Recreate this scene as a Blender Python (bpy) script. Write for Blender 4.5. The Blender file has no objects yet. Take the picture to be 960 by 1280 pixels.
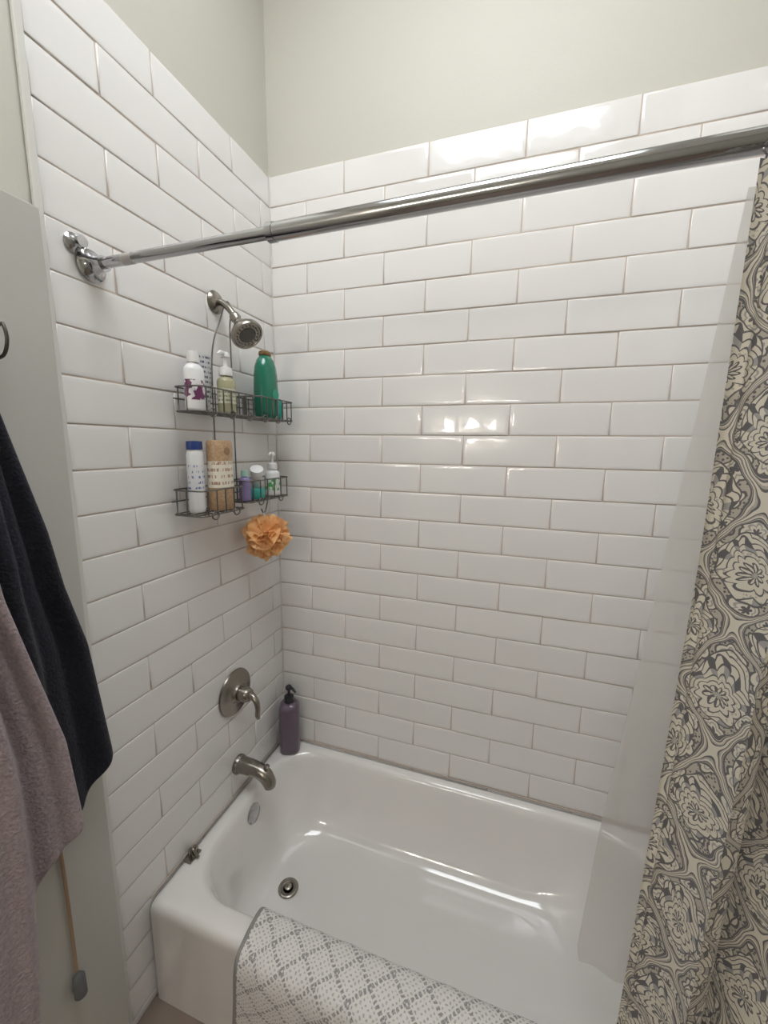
import bpy, bmesh, math, random
from mathutils import Vector, Matrix
random.seed(7)
S=bpy.context.scene
S.view_settings.view_transform='Standard'
COL=S.collection
pi=math.pi

# ---------------------------------------------------------------- helpers
def empty(name,parent=None):
    o=bpy.data.objects.new(name,None);COL.objects.link(o);o.empty_display_size=.05
    if parent:o.parent=parent
    return o
def mesh(name,v,f,mat=None,parent=None,smooth=True,uv=None):
    m=bpy.data.meshes.new(name);m.from_pydata([tuple(a) for a in v],[],f);m.update()
    if uv:
        L=m.uv_layers.new(name="UVMap")
        for l in m.loops:L.data[l.index].uv=uv[l.vertex_index]
    if smooth:
        for p in m.polygons:p.use_smooth=True
    o=bpy.data.objects.new(name,m);COL.objects.link(o)
    if mat:m.materials.append(mat)
    if parent:o.parent=parent
    return o
def box(name,a,b,mat,parent=None,bev=0):
    bm=bmesh.new();bmesh.ops.create_cube(bm,size=1)
    for v in bm.verts:
        v.co=Vector([(a[i]+b[i])/2+v.co[i]*(b[i]-a[i]) for i in range(3)])
    if bev:bmesh.ops.bevel(bm,geom=bm.edges[:],offset=bev,segments=3,profile=.5,affect='EDGES')
    m=bpy.data.meshes.new(name);bm.to_mesh(m);bm.free();m.materials.append(mat)
    o=bpy.data.objects.new(name,m);COL.objects.link(o)
    if parent:o.parent=parent
    return o
def wires(name,splines,r,mat,parent=None,res=3):
    c=bpy.data.curves.new(name,'CURVE');c.dimensions='3D';c.bevel_depth=r;c.bevel_resolution=res;c.use_fill_caps=True
    for s in splines:
        cyc=False
        if isinstance(s,tuple):s,cyc=s
        sp=c.splines.new('POLY');sp.points.add(len(s)-1);sp.use_cyclic_u=cyc
        for i,p in enumerate(s):sp.points[i].co=(*p,1)
    c.materials.append(mat)
    o=bpy.data.objects.new(name,c);COL.objects.link(o)
    if parent:o.parent=parent
    return o
def smoothpts(pts,n=8):
    P=[Vector(p) for p in pts];out=[]
    for i in range(len(P)-1):
        p0=P[max(i-1,0)];p1=P[i];p2=P[i+1];p3=P[min(i+2,len(P)-1)]
        for k in range(n):
            t=k/n
            out.append(.5*((2*p1)+(p2-p0)*t+(2*p0-5*p1+4*p2-p3)*t*t+(3*p1-p0-3*p2+p3)*t**3))
    out.append(P[-1]);return out
def loft(name,pts,radii,mat,parent=None,seg=24,flat=1.0,cap=True):
    """tube with varying radius along smooth path"""
    P=smoothpts(pts,6);R=[]
    for i in range(len(radii)-1):
        for k in range(6):
            t=k/6;t=t*t*(3-2*t);R.append(radii[i]*(1-t)+radii[i+1]*t)
    R.append(radii[-1])
    v=[];f=[]
    up=Vector((0,1,0))
    for i,p in enumerate(P):
        d=(P[min(i+1,len(P)-1)]-P[max(i-1,0)]).normalized()
        a=up.cross(d)
        if a.length<1e-4:a=Vector((1,0,0)).cross(d)
        a.normalize();b=d.cross(a).normalized()
        for k in range(seg):
            t=2*pi*k/seg
            v.append(p+a*math.cos(t)*R[i]*flat+b*math.sin(t)*R[i])
    for i in range(len(P)-1):
        for k in range(seg):
            k2=(k+1)%seg
            f.append((i*seg+k,i*seg+k2,(i+1)*seg+k2,(i+1)*seg+k))
    if cap:
        f.append(tuple(range(seg))[::-1]);f.append(tuple(range((len(P)-1)*seg,len(P)*seg)))
    return mesh(name,v,f,mat,parent)
def lathe(name,prof,mat,parent=None,loc=(0,0,0),axis=(0,0,1),seg=40,sx=1,sy=1,rotz=0,sq=2.0):
    v=[];f=[]
    q=Vector((0,0,1)).rotation_difference(Vector(axis).normalized()).to_matrix()
    for r,z in prof:
        for k in range(seg):
            t=2*pi*k/seg
            c,s=math.cos(t),math.sin(t)
            if sq!=2.0:
                c=math.copysign(abs(c)**(2/sq),c);s=math.copysign(abs(s)**(2/sq),s)
            x=c*r*sx;y=s*r*sy
            x,y=x*math.cos(rotz)-y*math.sin(rotz),x*math.sin(rotz)+y*math.cos(rotz)
            v.append(q@Vector((x,y,z))+Vector(loc))
    n=len(prof)
    for i in range(n-1):
        for k in range(seg):
            k2=(k+1)%seg;f.append((i*seg+k,i*seg+k2,(i+1)*seg+k2,(i+1)*seg+k))
    f.append(tuple(range(seg))[::-1]);f.append(tuple(range((n-1)*seg,n*seg)))
    o=mesh(name,v,f,mat,parent)
    o.data.set_sharp_from_angle(angle=math.radians(50))
    return o
# ------------------------------------------------------------ materials
def mat(name,col,rough=.5,metal=0,noise=0,bump=0,bscale=200,**kw):
    m=bpy.data.materials.new(name);m.use_nodes=True;nt=m.node_tree;b=nt.nodes['Principled BSDF']
    b.inputs['Base Color'].default_value=(*col,1);b.inputs['Roughness'].default_value=rough;b.inputs['Metallic'].default_value=metal
    for k,v in kw.items():
        b.inputs[k.replace('_',' ')].default_value=v
    tc=nt.nodes.new('ShaderNodeTexCoord')
    n=nt.nodes.new('ShaderNodeTexNoise');n.inputs['Scale'].default_value=bscale;n.inputs['Detail'].default_value=3
    nt.links.new(tc.outputs['Object'],n.inputs['Vector'])
    if noise:
        n2=nt.nodes.new('ShaderNodeTexNoise');n2.inputs['Scale'].default_value=3;n2.inputs['Detail'].default_value=4
        nt.links.new(tc.outputs['Object'],n2.inputs['Vector'])
        mx=nt.nodes.new('ShaderNodeMix');mx.data_type='RGBA'
        mx.inputs[6].default_value=(*[c*(1-noise) for c in col],1);mx.inputs[7].default_value=(*[min(1,c*(1+noise)) for c in col],1)
        nt.links.new(n2.outputs['Fac'],mx.inputs[0]);nt.links.new(mx.outputs[2],b.inputs['Base Color'])
    if bump:
        bp=nt.nodes.new('ShaderNodeBump');bp.inputs['Strength'].default_value=bump;bp.inputs['Distance'].default_value=.002
        nt.links.new(n.outputs['Fac'],bp.inputs['Height']);nt.links.new(bp.outputs['Normal'],b.inputs['Normal'])
    return m
class E:
    nt=None
    def __init__(s,k):s.k=k
    @staticmethod
    def op(o,*a):
        n=E.nt.nodes.new('ShaderNodeMath');n.operation=o
        for i,x in enumerate(a):
            if isinstance(x,E):E.nt.links.new(x.k,n.inputs[i])
            else:n.inputs[i].default_value=x
        return E(n.outputs[0])
    def __add__(s,o):return E.op('ADD',s,o)
    def __radd__(s,o):return E.op('ADD',s,o)
    def __sub__(s,o):return E.op('SUBTRACT',s,o)
    def __rsub__(s,o):return E.op('SUBTRACT',o,s)
    def __mul__(s,o):return E.op('MULTIPLY',s,o)
    def __rmul__(s,o):return E.op('MULTIPLY',s,o)
    def __truediv__(s,o):return E.op('DIVIDE',s,o)
    def lt(s,o):return E.op('LESS_THAN',s,o)
    def gt(s,o):return E.op('GREATER_THAN',s,o)
def sin(a):return E.op('SINE',a)
def cos(a):return E.op('COSINE',a)
def absn(a):return E.op('ABSOLUTE',a)
def frac(a):return E.op('FRACT',a)
def sqrt(a):return E.op('SQRT',a)
def mx_(a,b):return E.op('MAXIMUM',a,b)
def mn_(a,b):return E.op('MINIMUM',a,b)
def wrap(a,w):return E.op('WRAP',a,w/2,-w/2)
def mixf(f,a,b):return a*(1-f)+b*f
def cmix(f,a,b):
    n=E.nt.nodes.new('ShaderNodeMix');n.data_type='RGBA'
    for x,i in ((f,0),(a,6),(b,7)):
        if isinstance(x,E):E.nt.links.new(x.k,n.inputs[i])
        elif i==0:n.inputs[0].default_value=x
        else:n.inputs[i].default_value=(*x,1)
    return E(n.outputs[2])

paint=mat('wall_paint',(.56,.545,.485),.55,noise=.02,bump=.15,bscale=120)
ceilm=mat('ceiling_paint',(.8,.8,.78),.7)
floorm=mat('floor_tile',(.22,.17,.14),.4,noise=.2)
grout=mat('grout',(.56,.47,.40),.8,noise=.18)
tile=mat('white_ceramic_tile',(.79,.77,.755),.06)
nt=tile.node_tree;b=nt.nodes['Principled BSDF']
n=nt.nodes.new('ShaderNodeTexNoise');n.inputs['Scale'].default_value=7;tc=nt.nodes.new('ShaderNodeTexCoord')
bp=nt.nodes.new('ShaderNodeBump');bp.inputs['Strength'].default_value=.45;bp.inputs['Distance'].default_value=.005
nt.links.new(tc.outputs['Object'],n.inputs['Vector']);nt.links.new(n.outputs['Fac'],bp.inputs['Height']);nt.links.new(bp.outputs['Normal'],b.inputs['Normal'])
tubm=mat('tub_enamel',(.80,.775,.75),.09,noise=.01,Coat_Weight=.8,Coat_Roughness=.04)
chrome=mat('chrome',(.50,.50,.51),.09,1)
nickel=mat('brushed_nickel',(.30,.275,.24),.26,1)
wirem=mat('caddy_wire',(.17,.16,.15),.35,.85)
dark=mat('drain_hole_shade',(.03,.03,.03),.5)
doorm=mat('door_paint',(.49,.48,.445),.4,noise=.02)
white_pl=mat('white_plastic',(.78,.78,.78),.3)
black_pl=mat('black_plastic',(.02,.02,.025),.3)

# ------------------------------------------------------------ room shell
XR=1.54;ZF=.08;ZC=3.65;YB=-3.25;XE=2.35
PW=.308;PH=.10626;ZT=2.77
def tiles(name,ori,rows,cols_fn,umax,parent):
    v=[];f=[];g=.0017
    for r in rows:
        z1=ZT-(r-1)*PH;z0=z1-PH
        for (a,c) in cols_fn(r):
            a=max(a,0);c=min(c,umax)
            if c-a<.02:continue
            A,C,Z0,Z1=a+g,c-g,max(z0,ZF)+g,z1-g
            if Z1-Z0<.01:continue
            tu=max(-.001,min(.001,random.gauss(0,.0006)));tz=max(-.0013,min(.0013,random.gauss(0,.0009)))
            rings=[(0,-.0058),(0,-.0018),(.0006,-.0006),(.0022,-.0001),(.012,.00025)]
            b0=len(v)
            for ins,d in rings:
                for (uu,zz,su,sz) in ((A+ins,Z0+ins,-1,-1),(C-ins,Z0+ins,1,-1),(C-ins,Z1-ins,1,1),(A+ins,Z1-ins,-1,1)):
                    v.append(ori(uu,zz,d+(su*tu+sz*tz if d>-.004 else 0)))
            for k in range(4):
                for j in range(4):
                    j2=(j+1)%4
                    f.append((b0+k*4+j,b0+k*4+j2,b0+(k+1)*4+j2,b0+(k+1)*4+j))
            f.append((b0+16,b0+17,b0+18,b0+19))
    o=mesh(name,v,f,tile,parent)
    bm=bmesh.new();bm.from_mesh(o.data);bmesh.ops.recalc_face_normals(bm,faces=bm.faces[:]);
    bm.to_mesh(o.data);bm.free()
    return o
wb=box('wall_back',(-.12,.006,0),(XE,.12,ZC),paint)
box('grout_bed',(0,.0024,ZF),(XR,.0062,ZT),grout,wb)
def cols(off):
    return lambda r:[(off(r)+i*PW,off(r)+(i+1)*PW) for i in range(-1,7)]
tiles('tile_field',lambda u,z,d:(u,-d,z),range(1,27),cols(lambda r:0 if r%2 else -PW/2),XR,wb)
cornerm=mat('corner_caulk',(.62,.58,.54),.6,noise=.1)
wires('corner_bead',[[(.0006,-.0006,.43),(.0006,-.0006,ZT)],[(XR-.0006,-.0006,.43),(XR-.0006,-.0006,ZT)]],.0030,cornerm,wb)
wl=box('wall_left',(-.12,YB,0),(-.006,0.006,ZC),paint)
box('grout_bed',(-.0062,-.8305,ZF),(-.0024,0.003,ZT),grout,wl)
tiles('tile_field',lambda u,z,d:(d,-u,z),range(1,27),cols(lambda r:.215-PW if r%2 else .061-PW),.831,wl)
wr=box('wall_right',(XR+.006,-.88,0),(XR+.12,0.006,ZC),paint)
box('grout_bed',(XR+.0024,-.8305,ZF),(XR+.0062,0.003,ZT),grout,wr)
tiles('tile_field',lambda u,z,d:(XR-d,-u,z),range(1,27),cols(lambda r:.215-PW if r%2 else .061-PW),.831,wr)
box('wall_right_far',(XE,YB,0),(XE+.1,0,ZC),paint)
box('wall_front',(-.12,YB-.1,0),(XE+.1,YB,ZC),paint)
box('floor',(-.12,YB-.1,0),(XE+.1,.12,ZF),floorm)
sk=(.25,1.35,-1.70,-.55)
ce=empty('ceiling')
box('panel_a',(-.12,YB-.1,ZC),(sk[0],.12,ZC+.1),ceilm,ce)
box('panel_b',(sk[1],YB-.1,ZC),(XE+.1,.12,ZC+.1),ceilm,ce)
box('panel_c',(sk[0],YB-.1,ZC),(sk[1],sk[2],ZC+.1),ceilm,ce)
box('panel_d',(sk[0],sk[3],ZC),(sk[1],.12,ZC+.1),ceilm,ce)
def emis(name,col,st):
    m=bpy.data.materials.new(name);m.use_nodes=True;b=m.node_tree.nodes['Principled BSDF']
    b.inputs['Base Color'].default_value=(*col,1);b.inputs['Emission Color'].default_value=(*col,1);b.inputs['Emission Strength'].default_value=st
    return m
box('window_1',(sk[0],sk[2],ZC+.085),(sk[1],sk[3],ZC+.1),emis('skylight_glass',(.90,.97,1.0),1.5))
ld=bpy.data.lights.new('skylight_daylight','AREA');ld.shape='RECTANGLE';ld.size=1.0;ld.size_y=1.05;ld.energy=23;ld.color=(.93,.96,1.0)
lo_=bpy.data.objects.new('skylight_daylight',ld);COL.objects.link(lo_);lo_.location=(.80,-1.12,ZC+.07)
# vanity light
vl=empty('vanity_light')
box('back_plate',(.02,YB+.001,2.02),(.82,YB+.03,2.12),nickel,vl,.006)
shade=emis('frosted_glass_lit',(1,.93,.86),48)
for x in (.14,.42,.70):
    wires('arm_%d'%(x*100),[smoothpts([(x,YB+.02,2.07),(x,YB+.09,2.07),(x,YB+.11,2.12)],6)],.008,nickel,vl)
    lathe('shade_%d'%(x*100),[(.025,0),(.06,-.05),(.078,-.14)],shade,vl,(x,YB+.11,2.14),seg=14)

# ------------------------------------------------------------ bathtub
def rrect(x0,x1,y0,y1,r,z,nc=12,ns=14):
    pts=[];cs=[(x1-r,y1-r,0),(x0+r,y1-r,pi/2),(x0+r,y0+r,pi),(x1-r,y0+r,1.5*pi)]
    for i,(cx,cy,a) in enumerate(cs):
        arc=[(cx+r*math.cos(a+k*pi/2/nc),cy+r*math.sin(a+k*pi/2/nc)) for k in range(nc+1)]
        pts+=arc
        nx=cs[(i+1)%4];q=(nx[0]+r*math.cos(nx[2]),nx[1]+r*math.sin(nx[2]));p=arc[-1]
        for k in range(1,ns):
            t=k/ns;pts.append((p[0]+(q[0]-p[0])*t,p[1]+(q[1]-p[1])*t))
    return [(a,c,z) for a,c in pts]
TX0,TX1,TY0,TY1=.002,XR-.002,-.752,-.002
def ins(d,r,z):return rrect(TX0+d,TX1-d,TY0+d,TY1-d,r,z)
loops=[ins(0,.012,ZF),ins(0,.012,.39),ins(.0,.014,.405),ins(.003,.016,.418),ins(.009,.02,.427),ins(.02,.025,.431),
 rrect(.044,1.475,-.690,-.040,.17,.4305),rrect(.052,1.468,-.682,-.048,.17,.427),rrect(.060,1.460,-.675,-.055,.168,.418),
 rrect(.066,1.452,-.670,-.060,.168,.40),rrect(.078,1.425,-.660,-.070,.17,.32),rrect(.09,1.38,-.650,-.082,.175,.24),
 rrect(.105,1.32,-.638,-.098,.18,.175),rrect(.125,1.27,-.620,-.118,.18,.14),rrect(.155,1.23,-.595,-.145,.17,.122),
 rrect(.20,1.18,-.555,-.185,.15,.115),rrect(.28,1.05,-.47,-.27,.09,.112)]
v=[];f=[]
N=len(loops[0])
for L in loops:v+=L
for i in range(len(loops)-1):
    for k in range(N):
        k2=(k+1)%N;f.append((i*N+k,i*N+k2,(i+1)*N+k2,(i+1)*N+k))
f.append(tuple(range((len(loops)-1)*N,len(loops)*N)))
tub=empty('bathtub')
mesh('tub_body',v,f,tubm,tub)
caulk=mat('caulk_bead',(.50,.42,.36),.6,noise=.35)
wires('caulk',[[(.03,-.002,.4325),(1.5,-.002,.4325)],[(.002,-.03,.4325),(.002,-.74,.4325)]],.0028,caulk,tub)
lathe('overflow_plate',[(.0,.0),(.034,0),(.036,.004),(.033,.008),(.01,.010),(.0,.010)],chrome,tub,(.071,-.345,.362),(1,0,.14))
dr=(.235,-.370,.1155)
lathe('drain_flange',[(.018,-.004),(.018,.002),(.024,.0045),(.036,.003),(.038,.0),(.036,-.002)],nickel,tub,dr)
lathe('drain_hole',[(.0,.0026),(.020,.0026)],dark,tub,dr)  # flat near-black disc, the shade inside the drain opening put in as colour
lathe('drain_stopper',[(.013,.002),(.014,.008),(.010,.011),(.0,.012)],nickel,tub,dr)
cl=empty('metal_clip')
box('base',(.012,-.625,.4315),(.040,-.575,.437),nickel,cl,.002)
wires('spring',[smoothpts([(.012,-.60,.435),(.018,-.60,.455),(.030,-.60,.460),(.040,-.60,.447),(.05,-.60,.437)],6)],.005,nickel,cl)
lathe('knob',[(.0,0),(.009,0),(.010,.01),(.006,.018),(0,.018)],nickel,cl,(.022,-.585,.4365))

# ------------------------------------------------------------ shower fixtures
sh=empty('shower_head')
Y=-.332
lathe('flange',[(0,0),(.034,0),(.035,.004),(.028,.012),(.016,.018),(0,.018)],nickel,sh,(0.001,Y,2.223),(1,0,0))
loft('arm',[(.005,Y,2.223),(.03,Y,2.219),(.055,Y,2.200),(.078,Y,2.172)],[.0105,.0105,.0105,.0105],nickel,sh)
d=Vector((.66,-.18,-.74)).normalized()
p=Vector((.074,Y,2.176))
lathe('collar',[(0,0),(.016,0),(.017,.012),(.013,.018),(.013,.028),(.018,.034),(.018,.044),(0,.044)],nickel,sh,p,d)
lathe('head',[(0,0),(.014,0),(.02,.008),(.038,.026),(.048,.040),(.051,.052),(.049,.058),(.044,.058),(.042,.055),(0,.055)],nickel,sh,p+d*.036,d)
nz=mat('nozzle_rubber',(.10,.095,.09),.5)
q=Vector((0,0,1)).rotation_difference(d).to_matrix()
lathe('spray_plate',[(0,0),(.026,0),(.027,.0015),(.020,.003),(0,.003)],nz,sh,p+d*.0905,d)
k=0
for rr,nn in ((.012,6),(.023,12),(.034,18)):
    for i in range(nn):
        a=2*pi*i/nn
        lathe('nozzle_%d'%k,[(0,0),(.0026,0),(.0018,.004),(0,.004)],nz,sh,p+d*.0905+q@Vector((rr*math.cos(a),rr*math.sin(a),0)),d,seg=8);k+=1
va=empty('shower_valve')
lathe('escutcheon',[(0,0),(.084,0),(.087,.003),(.085,.008),(.062,.013),(.045,.016),(.034,.022),(.032,.030),(0,.030)],nickel,va,(.001,Y,.853),(1,0,0),seg=64)
lathe('hub',[(0,0),(.027,0),(.027,.03),(.022,.042),(.012,.048),(0,.048)],nickel,va,(.028,Y,.853),(1,0,0))
loft('lever',[(.060,Y,.857),(.082,Y-.004,.856),(.102,Y-.008,.842),(.110,Y-.010,.815),(.109,Y-.012,.790),(.114,Y-.012,.776)],[.014,.013,.011,.0095,.009,.006],nickel,va)
sp=empty('tub_spout')
lathe('flange',[(0,0),(.035,0),(.036,.01),(.032,.016),(0,.016)],nickel,sp,(.001,Y,.548),(1,0,0))
loft('body',[(.008,Y,.548),(.05,Y,.550),(.09,Y,.547),(.122,Y,.534),(.140,Y,.510),(.143,Y,.492)],[.032,.029,.027,.027,.025,.021],nickel,sp)
lathe('diverter',[(0,0),(.005,0),(.005,.014),(.010,.018),(.010,.026),(0,.028)],nickel,sp,(.128,Y,.550),(.2,0,1))

# ------------------------------------------------------------ curtain rod
ro=empty('shower_curtain_rod')
RY=-.74;RZ=2.172
lathe('end_flange',[(0,0),(.033,0),(.034,.006),(.028,.010),(.022,.02),(.017,.032),(.0165,.045),(0,.045)],chrome,ro,(.001,RY,RZ),(1,0,0))
wires('thin_tube',[[(.03,RY,RZ+.001),(.52,RY,RZ+.0045)]],.0115,chrome,ro,8)
wires('joint',[[(.478,RY,RZ+.004),(.492,RY,RZ+.004)]],.0178,chrome,ro,8)
wires('thick_tube',[[(.488,RY,RZ+.004),(1.50,RY,RZ+.014)]],.0162,chrome,ro,10)
lathe('end_flange_far',[(0,0),(.034,0),(.034,.006),(.022,.02),(.02,.05),(0,.05)],chrome,ro,(XR-.001,RY,RZ+.014),(-1,0,0))
lab=mat('rod_label',(.45,.43,.41),.4,.3)
wires('sticker',[[(.105,RY,RZ+.0015),(.135,RY,RZ+.0018)]],.0118,lab,ro,8)
hk=empty('wall_bracket')
lathe('plate',[(0,0),(.020,0),(.021,.004),(.014,.008),(.010,.02),(.014,.026),(.012,.032),(0,.032)],chrome,hk,(.001,-.776,2.205),(1,0,0))

# ------------------------------------------------------------ caddy
cd=empty('shower_caddy')
W=[]
def rrc(x0,x1,y0,y1,z,r=.02):return ([p for p in rrect(x0,x1,y0,y1,r,z,5,2)],True)
def basket(x0,x1,y0,y1,z0,z1,n):
    W.append(rrc(x0,x1,y0,y1,z1));W.append(rrc(x0,x1,y0,y1,z0))
    for i in range(n+1):
        y=y0+.02+(y1-y0-.04)*i/n
        W.append([(x0,y,z1),(x0,y,z0),(x1,y,z0),(x1,y,z1)])
    for i in range(1,4):
        x=x0+(x1-x0)*i/4;W.append([(x,y0,z0),(x,y1,z0)])
    for y in (y0,y1):
        W.append([((x0+x1)/2,y,z1),((x0+x1)/2,y,z0)])
    m=max(2,n//2)
    for i in range(m):
        yc=y0+(y1-y0)*(i+.5)/m
        W.append(([(x1+.001,yc+.014*math.cos(t*pi/6),z0-.002+.012*math.sin(t*pi/6)) for t in range(12)],True))
basket(.018,.118,-.545,-.292,1.864,1.932,6)
basket(.018,.118,-.285,-.055,1.864,1.934,6)
basket(.018,.130,-.575,-.385,1.568,1.640,4)
basket(.018,.115,-.345,-.095,1.578,1.650,5)
W.append(smoothpts([(.020,-.385,1.57),(.020,-.385,1.95),(.022,-.375,2.08),(.030,-.345,2.165),(.045,-.33,2.219+.003),(.058,-.315,2.19),(.045,-.30,2.17)],6))
W.append([(.020,-.288,1.575),(.020,-.288,2.10)])
W.append(smoothpts([(.020,-.288,2.10),(.022,-.290,2.155),(.035,-.30,2.185)],5))
W.append([(.020,-.575,1.605),(.020,-.095,1.605)])
W.append([(.020,-.545,1.90),(.020,-.055,1.90)])
W.append(smoothpts([(.10,-.22,1.578),(.10,-.235,1.54),(.10,-.25,1.53),(.10,-.262,1.545)],5))
wires('wire_frame',W,.0023,wirem,cd,2)

# ------------------------------------------------------------ bottles
def pump(parent,x,y,z,m,s=1.0,dirv=(.3,-.95)):
    lathe('pump_collar',[(0,0),(.015*s,0),(.016*s,.004*s),(.015*s,.018*s),(.007*s,.021*s),(0,.021*s)],m,parent,(x,y,z))
    lathe('pump_stem',[(0,0),(.0045*s,0),(.0045*s,.03*s),(0,.03*s)],m,parent,(x,y,z+.018*s))
    lathe('pump_head',[(0,0),(.010*s,0),(.011*s,.006*s),(.007*s,.012*s),(0,.013*s)],m,parent,(x,y,z+.042*s))
    dx,dy=dirv
    loft('pump_nozzle',[(x,y,z+.049*s),(x+dx*.02*s,y+dy*.02*s,z+.050*s),(x+dx*.036*s,y+dy*.036*s,z+.044*s)],[.0055*s,.0045*s,.003*s],m,parent,seg=12)
def bottle(name,x,y,z,r,h,m,sx=1,sy=1,sq=2.0,shoulder=.82,neck=.35,rotz=0):
    e=empty(name)
    pr=[(0,0),(r*.88,0),(r*.97,h*.02),(r,h*.06),(r,h*shoulder),(r*.93,h*(shoulder+.06)),(r*.7,h*(shoulder+.12)),(r*neck,h*.985),(r*neck,h),(0,h)]
    lathe('body',pr,m,e,(x,y,z),sx=sx,sy=sy,sq=sq,rotz=rotz)
    return e
def label(e,x,y,z0,z1,r,m,sx=1,sy=1,sq=2.0,name='label',rotz=0):
    seg=40;v=[];f=[]
    for z in (z0,z1):
        for k in range(seg):
            t=2*pi*k/seg;c,s=math.cos(t),math.sin(t)
            if sq!=2.0:
                c=math.copysign(abs(c)**(2/sq),c);s=math.copysign(abs(s)**(2/sq),s)
            a,b_=c*r*1.015*sx,s*r*1.015*sy
            v.append((x+a*math.cos(rotz)-b_*math.sin(rotz),y+a*math.sin(rotz)+b_*math.cos(rotz),z))
    for k in range(seg):f.append((k,(k+1)%seg,seg+(k+1)%seg,seg+k))
    mesh(name,v,f,m,e)
def artlabel(name,base,ink,sc=60,thr=.5,lines=None):
    """printed label: blotchy artwork, or text-like lines of print"""
    m=bpy.data.materials.new(name);m.use_nodes=True;nt=m.node_tree;E.nt=nt;b=nt.nodes['Principled BSDF'];b.inputs['Roughness'].default_value=.35
    tc=nt.nodes.new('ShaderNodeTexCoord');mp=nt.nodes.new('ShaderNodeMapping');nt.links.new(tc.outputs['Object'],mp.inputs[0])
    n=nt.nodes.new('ShaderNodeTexNoise');n.inputs['Scale'].default_value=sc;n.inputs['Detail'].default_value=1;nt.links.new(mp.outputs[0],n.inputs['Vector'])
    k=E(n.outputs['Fac']).gt(thr)
    if lines:
        sx=nt.nodes.new('ShaderNodeSeparateXYZ');nt.links.new(tc.outputs['Object'],sx.inputs[0])
        mp.inputs['Scale'].default_value=(1,1,.15)
        k=k*frac(E(sx.outputs[2])/lines).gt(.55)
    c=cmix(k,base,ink);nt.links.new(c.k,b.inputs['Base Color']);return m
ub=1.8655
e=bottle('lotion_bottle',.070,-.515,ub,.031,.135,white_pl,sy=1.0,sx=.75)
label(e,.070,-.515,ub+.030,ub+.085,.031,artlabel('maroon_print_label',(.74,.72,.72),(.14,.03,.10),60,.47),sx=.75)
lathe('cap',[(0,0),(.016,0),(.017,.004),(.016,.030),(0,.031)],white_pl,e,(.070,-.515,ub+.134))
e=empty('face_cleanser_tube')
greyp=artlabel('printed_tube_plastic',(.60,.61,.62),(.10,.10,.14),260,.52,.014)
lathe('tube',[(0,0),(.015,0),(.016,.02),(.024,.05),(.029,.12),(.031,.170),(0,.173)],greyp,e,(.042,-.445,ub),(.0,.0,1),sx=.55)
clear=mat('clear_soap',(.58,.56,.36),.08,Transmission_Weight=.45,IOR=1.4)
e=bottle('hand_soap_bottle',.090,-.405,ub,.030,.115,clear,sx=.85)
label(e,.090,-.405,ub+.03,ub+.075,.030,artlabel('soap_label',(.60,.60,.46),(.25,.26,.16),260,.5,.012),sx=.85)
pump(e,.090,-.405,ub+.114,white_pl,1.3,(.2,-.9))
green=mat('green_translucent_plastic',(.004,.17,.10),.16,Coat_Weight=.5)
e=empty('shampoo_bottle')
lathe('body',[(0,0),(.040,0),(.046,.006),(.050,.03),(.050,.10),(.048,.15),(.044,.18),(.035,.205),(.024,.218),(.019,.222),(0,.222)],green,e,(.074,-.172,ub),sx=.8,sy=1)
lathe('cap',[(0,0),(.023,0),(.026,.004),(.024,.014),(.012,.020),(0,.021)],mat('bronze_cap',(.22,.14,.06),.3,.5),e,(.074,-.172,ub+.220),sx=.8)
lathe('label_disc',[(0,0),(.018,0),(.018,.001),(0,.001)],mat('green_label',(.02,.30,.19),.3),e,(.1135,-.172,ub+.085),(1,-.05,0))
e=empty('teal_razor_holder')
lathe('body',[(0,0),(.013,0),(.019,.02),(.022,.05),(.014,.080),(0,.083)],mat('teal_plastic',(.02,.34,.27),.3),e,(.066,-.090,ub))
lb=1.5715
blue=mat('navy_cap',(.02,.05,.22),.3)
e=bottle('conditioner_bottle',.062,-.522,lb,.026,.185,white_pl,sx=.8,shoulder=.9,neck=.9)
label(e,.062,-.522,lb+.07,lb+.14,.026,artlabel('blue_print_label',(.74,.74,.76),(.16,.20,.42),240,.55,.016),sx=.8)
lathe('cap',[(0,0),(.0245,0),(.025,.004),(.0245,.024),(0,.026)],blue,e,(.062,-.522,lb+.184),sx=.8)
tan=artlabel('tan_scrub_plastic',(.42,.27,.15),(.50,.34,.20),160,.5)
cream=artlabel('cream_label',(.76,.71,.60),(.40,.25,.18),200,.5,.02)
e=empty('body_scrub_bottle')
sc=(.088,-.448,lb)
lathe('body',[(0,0),(.038,0),(.042,.006),(.043,.05),(.041,.12),(.043,.17),(.042,.205),(.038,.212),(0,.213)],tan,e,sc,sx=.66,sq=2.6)
lathe('label',[(.0435,.07),(.0425,.095),(.0418,.125),(.0430,.15)],cream,e,sc,sx=.66,sq=2.6)
lathe('seal',[(0,0),(.012,0),(.012,.001),(0,.001)],mat('tan_seal',(.30,.18,.09),.4),e,(.088+.0287,-.450,lb+.18),(1,-.1,0))
e=bottle('travel_bottle',.08,-.322,1.5815,.020,.085,mat('purple_gel',(.25,.20,.38),.2))
lathe('cap',[(0,0),(.013,0),(.012,.02),(0,.021)],mat('pale_teal',(.35,.55,.50),.3),e,(.08,-.322,1.5815+.084))
e=empty('cream_jar')
lathe('jar',[(0,0),(.026,0),(.029,.005),(.029,.035),(.027,.038),(0,.038)],mat('teal_jar',(.05,.38,.33),.3),e,(.078,-.255,1.5815))
e=empty('face_cream_tube')
lathe('tube',[(0,0),(.018,0),(.019,.006),(.019,.05),(.022,.052),(.022,.075),(0,.076)],white_pl,e,(.072,-.245,1.628),(.35,-.45,.8))
e=bottle('face_wash_bottle',.072,-.145,1.5815,.031,.10,white_pl,sx=.8)
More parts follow.
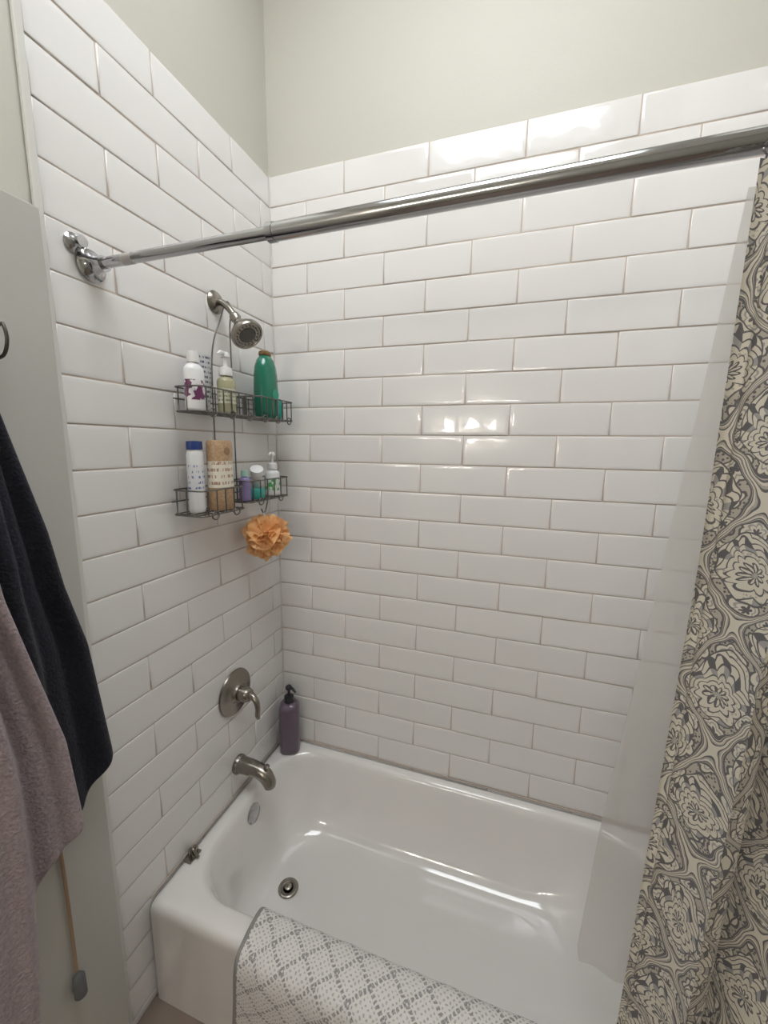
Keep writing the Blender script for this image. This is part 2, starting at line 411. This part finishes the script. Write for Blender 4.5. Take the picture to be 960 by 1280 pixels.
label(e,.072,-.145,1.5815+.02,1.5815+.065,.031,artlabel('green_face_label',(.70,.74,.68),(.10,.40,.14),70,.5),sx=.8)
pump(e,.072,-.145,1.5815+.099,white_pl,1.2,(.3,-.9))
purp=mat('mauve_bottle_plastic',(.125,.090,.125),.3,Coat_Weight=.3)
e=bottle('pump_shampoo_bottle',.072,-.072,.4315,.047,.235,purp,sx=.92,sy=.92,sq=3.2,shoulder=.86,neck=.36,rotz=.45)
pump(e,.072,-.072,.4315+.234,black_pl,1.35,(.9,-.35))

# ------------------------------------------------------------ loofah
lf=mat('loofah_mesh',(.97,.60,.28),.6)
nt=lf.node_tree;bb=nt.nodes['Principled BSDF'];out=nt.nodes['Material Output']
tr=nt.nodes.new('ShaderNodeBsdfTranslucent');tr.inputs[0].default_value=(.99,.70,.40,1)
mm=nt.nodes.new('ShaderNodeMixShader');mm.inputs[0].default_value=.45
nt.links.new(bb.outputs[0],mm.inputs[1]);nt.links.new(tr.outputs[0],mm.inputs[2]);nt.links.new(mm.outputs[0],out.inputs['Surface'])
v=[];f=[]
C=Vector((.105,-.240,1.442))
for i in range(46):
    dd=Vector((random.gauss(0,1),random.gauss(0,1),random.gauss(0,1))).normalized()
    q=Vector((0,0,1)).rotation_difference(dd).to_matrix()
    base=C+dd*random.uniform(.015,.048);ph=random.uniform(0,6);kk=random.choice((3,4,5));R0=random.uniform(.042,.064)
    b0=len(v);nr,ns=6,36
    for a in range(nr):
        r=R0*(a+.3)/nr
        for s in range(ns):
            t=2*pi*s/ns
            z=.022*(a/nr)**1.3*math.sin(kk*t+ph)+.012*(a/nr)
            v.append(base+q@Vector((r*math.cos(t),r*math.sin(t),z+.008)))
    for a in range(nr-1):
        for s in range(ns):
            s2=(s+1)%ns;f.append((b0+a*ns+s,b0+a*ns+s2,b0+(a+1)*ns+s2,b0+(a+1)*ns+s))
for i_,vv_ in enumerate(v):
    if vv_.x<.006:v[i_]=Vector((.006+.002*random.random(),vv_.y,vv_.z))
lo=empty('bath_loofah')
mesh('mesh_ruffles',v,f,lf,lo)
wires('loop_cord',[smoothpts([(.10,-.252,1.535),(.104,-.25,1.51),(.105,-.25,1.47)],5)],.002,white_pl,lo)

# ------------------------------------------------------------ door, towels
dm=empty('door_1')
box('slab',(.014,-1.69,ZF+.01),(.048,-.868,2.222),doorm,dm,.003)
wt=box('trim_1',(-.003,-.848,ZF),(.006,-.8315,ZT),mat('tile_edge_trim',(.66,.65,.61),.3),None,.002)
hkm=mat('dark_hook_metal',(.10,.09,.08),.4,.8)
hb=empty('towel_hook')
for yy in (-.980,-1.085):
    wires('hook_%d'%(-yy*1000),[smoothpts([(.049,yy,1.93),(.06,yy,1.92),(.085,yy,1.925),(.098,yy,1.95),(.092,yy,1.975),(.082,yy,1.975)],6),smoothpts([(.049,yy,1.93),(.052,yy,1.95),(.055,yy,1.97)],4)],.0030,hkm,hb)
box('plate',(.0485,-1.13,1.90),(.054,-.975,1.935),hkm,hb,.002)
def interp(tab,x):
    tab=sorted(tab)
    if x<=tab[0][0]:return tab[0][1]
    for (a,b),(c,d_) in zip(tab,tab[1:]):
        if x<=c:return b+(d_-b)*(x-a)/(c-a)
    return tab[-1][1]
def towel(name,x0,zt,Rt,Lt,zb,folds,amp,m,ph=0):
    ns,ntt=110,90;v=[];f=[];uv=[]
    for j in range(ntt+1):
        t=j/ntt
        for i in range(ns+1):
            s=i/ns
            z=zt+(interp(zb,s)-zt)*t
            y=interp(Lt,z)+(interp(Rt,z)-interp(Lt,z))*s
            a=amp*min(1,t*2.2+.15)
            x=x0+a*math.sin(folds*2*pi*s+ph+.6*t)+a*.45*math.sin(folds*4.6*pi*s+1+ph)
            x+=-.035*(1-min(1,t*2.5))
            x-=.03*max(0,(s-.9)/.1)**2
            v.append((x,y,z));uv.append((s*.7,z))
    for j in range(ntt):
        for i in range(ns):
            a=j*(ns+1)+i;f.append((a,a+1,a+ns+2,a+ns+1))
    o=mesh(name,v,f,m,None,uv=uv)
    md=o.modifiers.new('s','SOLIDIFY');md.thickness=.007;md.offset=0
    md=o.modifiers.new('b','SUBSURF');md.levels=1;md.render_levels=1
    return o
def terry(name,c1,c2,sheen=.2):
    m=bpy.data.materials.new(name);m.use_nodes=True;nt=m.node_tree;E.nt=nt;b=nt.nodes['Principled BSDF'];b.inputs['Roughness'].default_value=.95;b.inputs['Sheen Weight'].default_value=sheen
    tc=nt.nodes.new('ShaderNodeTexCoord')
    n=nt.nodes.new('ShaderNodeTexNoise');n.inputs['Scale'].default_value=190;n.inputs['Detail'].default_value=4;nt.links.new(tc.outputs['Object'],n.inputs['Vector'])
    c=cmix(E(n.outputs['Fac']),c1,c2);nt.links.new(c.k,b.inputs['Base Color'])
    bp=nt.nodes.new('ShaderNodeBump');bp.inputs['Strength'].default_value=1;bp.inputs['Distance'].default_value=.004
    nt.links.new(n.outputs['Fac'],bp.inputs['Height']);nt.links.new(bp.outputs['Normal'],b.inputs['Normal']);return m
navy=terry('navy_terry',(.004,.004,.008),(.022,.022,.036),.06)
mauve=terry('mauve_terry',(.17,.13,.14),(.48,.39,.405))
towel('navy_bath_towel',.105,1.955,[(1.955,-1.035),(1.843,-.998),(1.487,-.937),(1.349,-.902),(1.048,-.867),(.9,-.86)],
      [(1.955,-1.105),(1.6,-1.20),(1.0,-1.34)],[(0,.93),(.55,.95),(.76,.955),(.82,.97),(.93,1.05),(1,1.10)],3.3,.017,navy)
towel('mauve_bath_towel',.175,1.93,[(1.93,-1.125),(1.519,-1.080),(1.215,-1.013),(1.061,-1.0),(.9,-.995)],
      [(1.93,-1.17),(1.5,-1.26),(.6,-1.42)],[(0,.58),(.66,.62),(.71,.90),(.82,.975),(1,1.03)],3.1,.017,mauve,1.3)
co=empty('hanging_cord')
tanc=mat('tan_cord',(.33,.22,.14),.8)
wires('cord',[smoothpts([(.062,-1.085,1.922),(.058,-1.04,1.6),(.056,-.985,1.0),(.056,-.980,.55)],8)],.0036,tanc,co)
lathe('tassel',[(0,0),(.013,0),(.012,.05),(.006,.06),(0,.062)],mat('grey_tassel',(.12,.12,.12),.8),co,(.064,-.982,.49))

# ------------------------------------------------------------ bath mat
def matpattern():
    m=bpy.data.materials.new('trellis_bath_mat');m.use_nodes=True;nt=m.node_tree;E.nt=nt;b=nt.nodes['Principled BSDF']
    uv=nt.nodes.new('ShaderNodeUVMap');sx=nt.nodes.new('ShaderNodeSeparateXYZ');nt.links.new(uv.outputs[0],sx.inputs[0])
    def noise(sc):
        n=nt.nodes.new('ShaderNodeTexNoise');n.inputs['Scale'].default_value=sc;nt.links.new(uv.outputs[0],n.inputs['Vector']);return E(n.outputs['Fac'])
    n1=noise(60);n2=noise(75)
    u=E(sx.outputs[0])+(n1-.5)*.010;v=E(sx.outputs[1])+(n2-.5)*.010
    w=.092;h=.078
    a=u/w+v/h;c_=u/w-v/h
    fa=absn(frac(a)-.5);fc=absn(frac(c_)-.5)
    la=fa.lt(.075)*frac(c_*6.0).gt(.38);lc=fc.lt(.075)*frac(a*6.0).gt(.38)
    lat=mx_(la,lc)
    ck=E.op('ABSOLUTE',wrap(a,.1667))+E.op('ABSOLUTE',wrap(c_,.1667))
    dots=ck.lt(.052)*mn_(fa,fc).gt(.14)
    pat=mx_(lat,dots*.7)
    nn=noise(260)
    pat=pat*(nn.gt(.46)*.5+.5)
    c=cmix(pat,(.76,.735,.71),(.33,.31,.31))
    c=cmix(u.lt(.014),c,(.30,.29,.28))
    nt.links.new(c.k,b.inputs['Base Color']);b.inputs['Roughness'].default_value=.95
    bp=nt.nodes.new('ShaderNodeBump');bp.inputs['Strength'].default_value=.9;bp.inputs['Distance'].default_value=.004
    hh=nn*.7+(1-pat)*.5
    nt.links.new(hh.k,bp.inputs['Height']);nt.links.new(bp.outputs['Normal'],b.inputs['Normal'])
    return m
pp=[(-.650,.31),(-.652,.40),(-.662,.436),(-.690,.449),(-.735,.447),(-.768,.434),(-.782,.40),(-.786,.33),(-.784,.22),(-.788,.13)]
path=smoothpts([(0,a,c) for a,c in pp],8)
v=[];f=[];uv=[];nx=90;L=0
for j,p in enumerate(path):
    if j:L+=(p-path[j-1]).length
    for i in range(nx+1):
        s=i/nx;x=.322+.84*s
        wob=.004*math.sin(s*19+L*9)+.003*math.sin(s*41)
        k=min(1,max(0,(L-.12)/.1))
        v.append((x+.012*math.sin(L*7)*(1 if s<.1 else .6),p.y-abs(wob)*k-.004*math.sin(s*3.1)*k,p.z+abs(wob)*.6*(1-k)));uv.append((s*.84,L))
for j in range(len(path)-1):
    for i in range(nx):
        a=j*(nx+1)+i;f.append((a,a+nx+1,a+nx+2,a+1))
o=mesh('bath_mat',v,f,matpattern(),None,uv=uv)
md=o.modifiers.new('s','SOLIDIFY');md.thickness=.012;md.offset=0
md=o.modifiers.new('b','SUBSURF');md.levels=1;md.render_levels=1

# ------------------------------------------------------------ curtain
def curtmat():
    m=bpy.data.materials.new('paisley_fabric');m.use_nodes=True;nt=m.node_tree;E.nt=nt;b=nt.nodes['Principled BSDF']
    uv=nt.nodes.new('ShaderNodeUVMap');sx=nt.nodes.new('ShaderNodeSeparateXYZ');nt.links.new(uv.outputs[0],sx.inputs[0])
    def noise(sc,det=2):
        n=nt.nodes.new('ShaderNodeTexNoise');n.inputs['Scale'].default_value=sc;n.inputs['Detail'].default_value=det;nt.links.new(uv.outputs[0],n.inputs['Vector']);return n
    nn=noise(11);sc=nt.nodes.new('ShaderNodeSeparateXYZ');nt.links.new(nn.outputs['Color'],sc.inputs[0])
    u=E(sx.outputs[0])+(E(sc.outputs[0])-.5)*.06;v=E(sx.outputs[1])+(E(sc.outputs[1])-.5)*.06
    A,B=.135,.19
    g=cos(u*(2*pi/A))+cos(v*(2*pi/B))
    s=absn(g);pos=g.gt(0)
    p0=mixf(pos,wrap(u+A/2,A),wrap(u,A));q0=mixf(pos,wrap(v+B/2,B),wrap(v,B))
    q=q0*.72+.010
    p=(p0+q0*q0*mixf(pos,E.op('MULTIPLY',s,0)+5,E.op('MULTIPLY',s,0)-5))*(1+E.op('MAXIMUM',q0*9,-.4))
    r=sqrt(p*p+q*q);th=E.op('ARCTAN2',q,p)
    k=(r-absn(sin(th*5))*.0045)/.0078
    fr=frac(k);idx=E.op('FLOOR',k)
    line=absn(fr-.5).gt(.385)
    def vor(sc):
        n=nt.nodes.new('ShaderNodeTexVoronoi');n.inputs['Scale'].default_value=sc;n.inputs['Randomness'].default_value=.6;nt.links.new(uv.outputs[0],n.inputs['Vector']);return E(n.outputs['Distance'])
    dots=vor(200).lt(.36)
    petal=sin(th*10).gt(.15)
    cream=(.62,.585,.50);char=(.115,.110,.118);mid=(.33,.32,.315);taupe=(.42,.385,.33)
    i4=E.op('MODULO',idx+4,4)
    fill=cmix(i4.lt(.5),cmix(i4.lt(1.5),cmix(i4.lt(2.5),cmix(petal,cream,mid),cmix(dots,cream,taupe)),cream),cmix(petal,cream,char))
    med=cmix(line,fill,char)
    C1=.040
    fu=wrap(u+.013,C1);fv=wrap(v+.008,C1)
    fr_=sqrt(fu*fu+fv*fv);ft=E.op('ARCTAN2',fv,fu)
    fl=fr_-absn(sin(ft*3))*.004
    ground=cmix(dots,taupe,char)
    ground=cmix(fl.lt(.0145),ground,cream)
    ground=cmix(absn(fl-.0145).lt(.0014),ground,char)
    ground=cmix(absn(fl-.0080).lt(.0012),ground,mid)
    ground=cmix(fl.lt(.0030),ground,char)
    c=cmix(s.lt(.74),med,ground)
    st=frac(s*8)
    band=cmix(st.gt(.5),cream,cmix(dots,taupe,mid))
    band=cmix(absn(st-.5).lt(.14),band,char)
    c=cmix(s.lt(.25),c,band)
    c=cmix(absn(s-.74).lt(.04),c,char)
    c=cmix(absn(s-.27).lt(.04),c,char)
    nt.links.new(c.k,b.inputs['Base Color']);b.inputs['Roughness'].default_value=.75;b.inputs['Sheen Weight'].default_value=.15
    n2=noise(900);bp=nt.nodes.new('ShaderNodeBump');bp.inputs['Strength'].default_value=.3;bp.inputs['Distance'].default_value=.001
    nt.links.new(n2.outputs['Fac'],bp.inputs['Height']);nt.links.new(bp.outputs['Normal'],b.inputs['Normal'])
    return m
def sheet(name,x0f,x1,yf,z0,z1,ampf,lam,m,nx=260,nz=110,ph=0):
    v=[];f=[];uv=[]
    for j in range(nz+1):
        z=z1+(z0-z1)*j/nz;arc=0;pv=None;xa=x0f(z)
        for i in range(nx+1):
            s=i/nx;x=xa+(x1-xa)*s
            w=2*pi*(x-xa)/lam+ph
            t=(z1-z)/(z1-z0)
            y=yf(z,s)+ampf(z)*(math.sin(w+.5*t)+.35*math.sin(2.3*w+1.2+t))
            x2=x+.25*ampf(z)*math.sin(2*w+t)
            q=Vector((x2,y,0))
            if pv is not None:arc+=(q-pv).length
            pv=q
            v.append((x2,y,z));uv.append((arc,z))
    for j in range(nz):
        for i in range(nx):
            a=j*(nx+1)+i;f.append((a,a+nx+1,a+nx+2,a+1))
    return mesh(name,v,f,m,None,uv=uv)
cur=sheet('shower_curtain',lambda z:interp([(.16,1.165),(.75,1.187),(1.6,1.220),(2.125,1.226)],z),1.505,lambda z,s:interp([(.5,-.835),(1.6,-.808),(2.13,-.80)],z),.16,2.135,lambda z:.013+.019*min(1,(2.13-z)/.6),.105,curtmat(),ph=.2)
def linermat():
    m=bpy.data.materials.new('frosted_liner_vinyl');m.use_nodes=True;nt=m.node_tree;b=nt.nodes['Principled BSDF']
    b.inputs['Base Color'].default_value=(.80,.79,.76,1);b.inputs['Roughness'].default_value=.35
    out=nt.nodes['Material Output']
    tr=nt.nodes.new('ShaderNodeBsdfTranslucent');tr.inputs[0].default_value=(.90,.89,.86,1)
    tp=nt.nodes.new('ShaderNodeBsdfTransparent');tp.inputs[0].default_value=(.96,.96,.95,1)
    m1=nt.nodes.new('ShaderNodeMixShader');m1.inputs[0].default_value=.45
    m2=nt.nodes.new('ShaderNodeMixShader');m2.inputs[0].default_value=.40
    nt.links.new(b.outputs[0],m1.inputs[1]);nt.links.new(tr.outputs[0],m1.inputs[2])
    nt.links.new(m1.outputs[0],m2.inputs[1]);nt.links.new(tp.outputs[0],m2.inputs[2]);nt.links.new(m2.outputs[0],out.inputs['Surface'])
    return m
sheet('shower_curtain_liner',lambda z:interp([(.38,1.205),(.45,1.195),(.9,1.195),(1.37,1.207),(2.15,1.240)],z),1.45,
      lambda z,s:interp([(.38,-.46),(.6,-.50),(1.0,-.575),(1.37,-.65),(2.15,-.742)],z),.385,2.13,lambda z:.004+.005*min(1,(2.13-z)/.8),.19,linermat(),nx=140,ph=1.0)
rg=empty('curtain_rings')
for i in range(8):
    x=1.262+.032*i
    wires('ring_%d'%i,[([(x,RY-.012+.036*math.cos(t*pi/10),RZ-.012+.036*math.sin(t*pi/10)) for t in range(20)],True)],.0018,chrome,rg)

# ------------------------------------------------------------ camera, world
w=bpy.data.worlds.new('World');S.world=w;w.use_nodes=True;w.node_tree.nodes['Background'].inputs[0].default_value=(.6,.65,.7,1);w.node_tree.nodes['Background'].inputs[1].default_value=.3
cam=bpy.data.cameras.new('camera');o=bpy.data.objects.new('camera',cam);COL.objects.link(o);S.camera=o
cam.sensor_fit='VERTICAL';cam.sensor_height=24;cam.sensor_width=18;cam.lens=505.99/1280*24;cam.clip_start=.02
o.location=(.96489,-1.48227,1.77267);o.rotation_euler=(1.40961,-.01287,.32112)
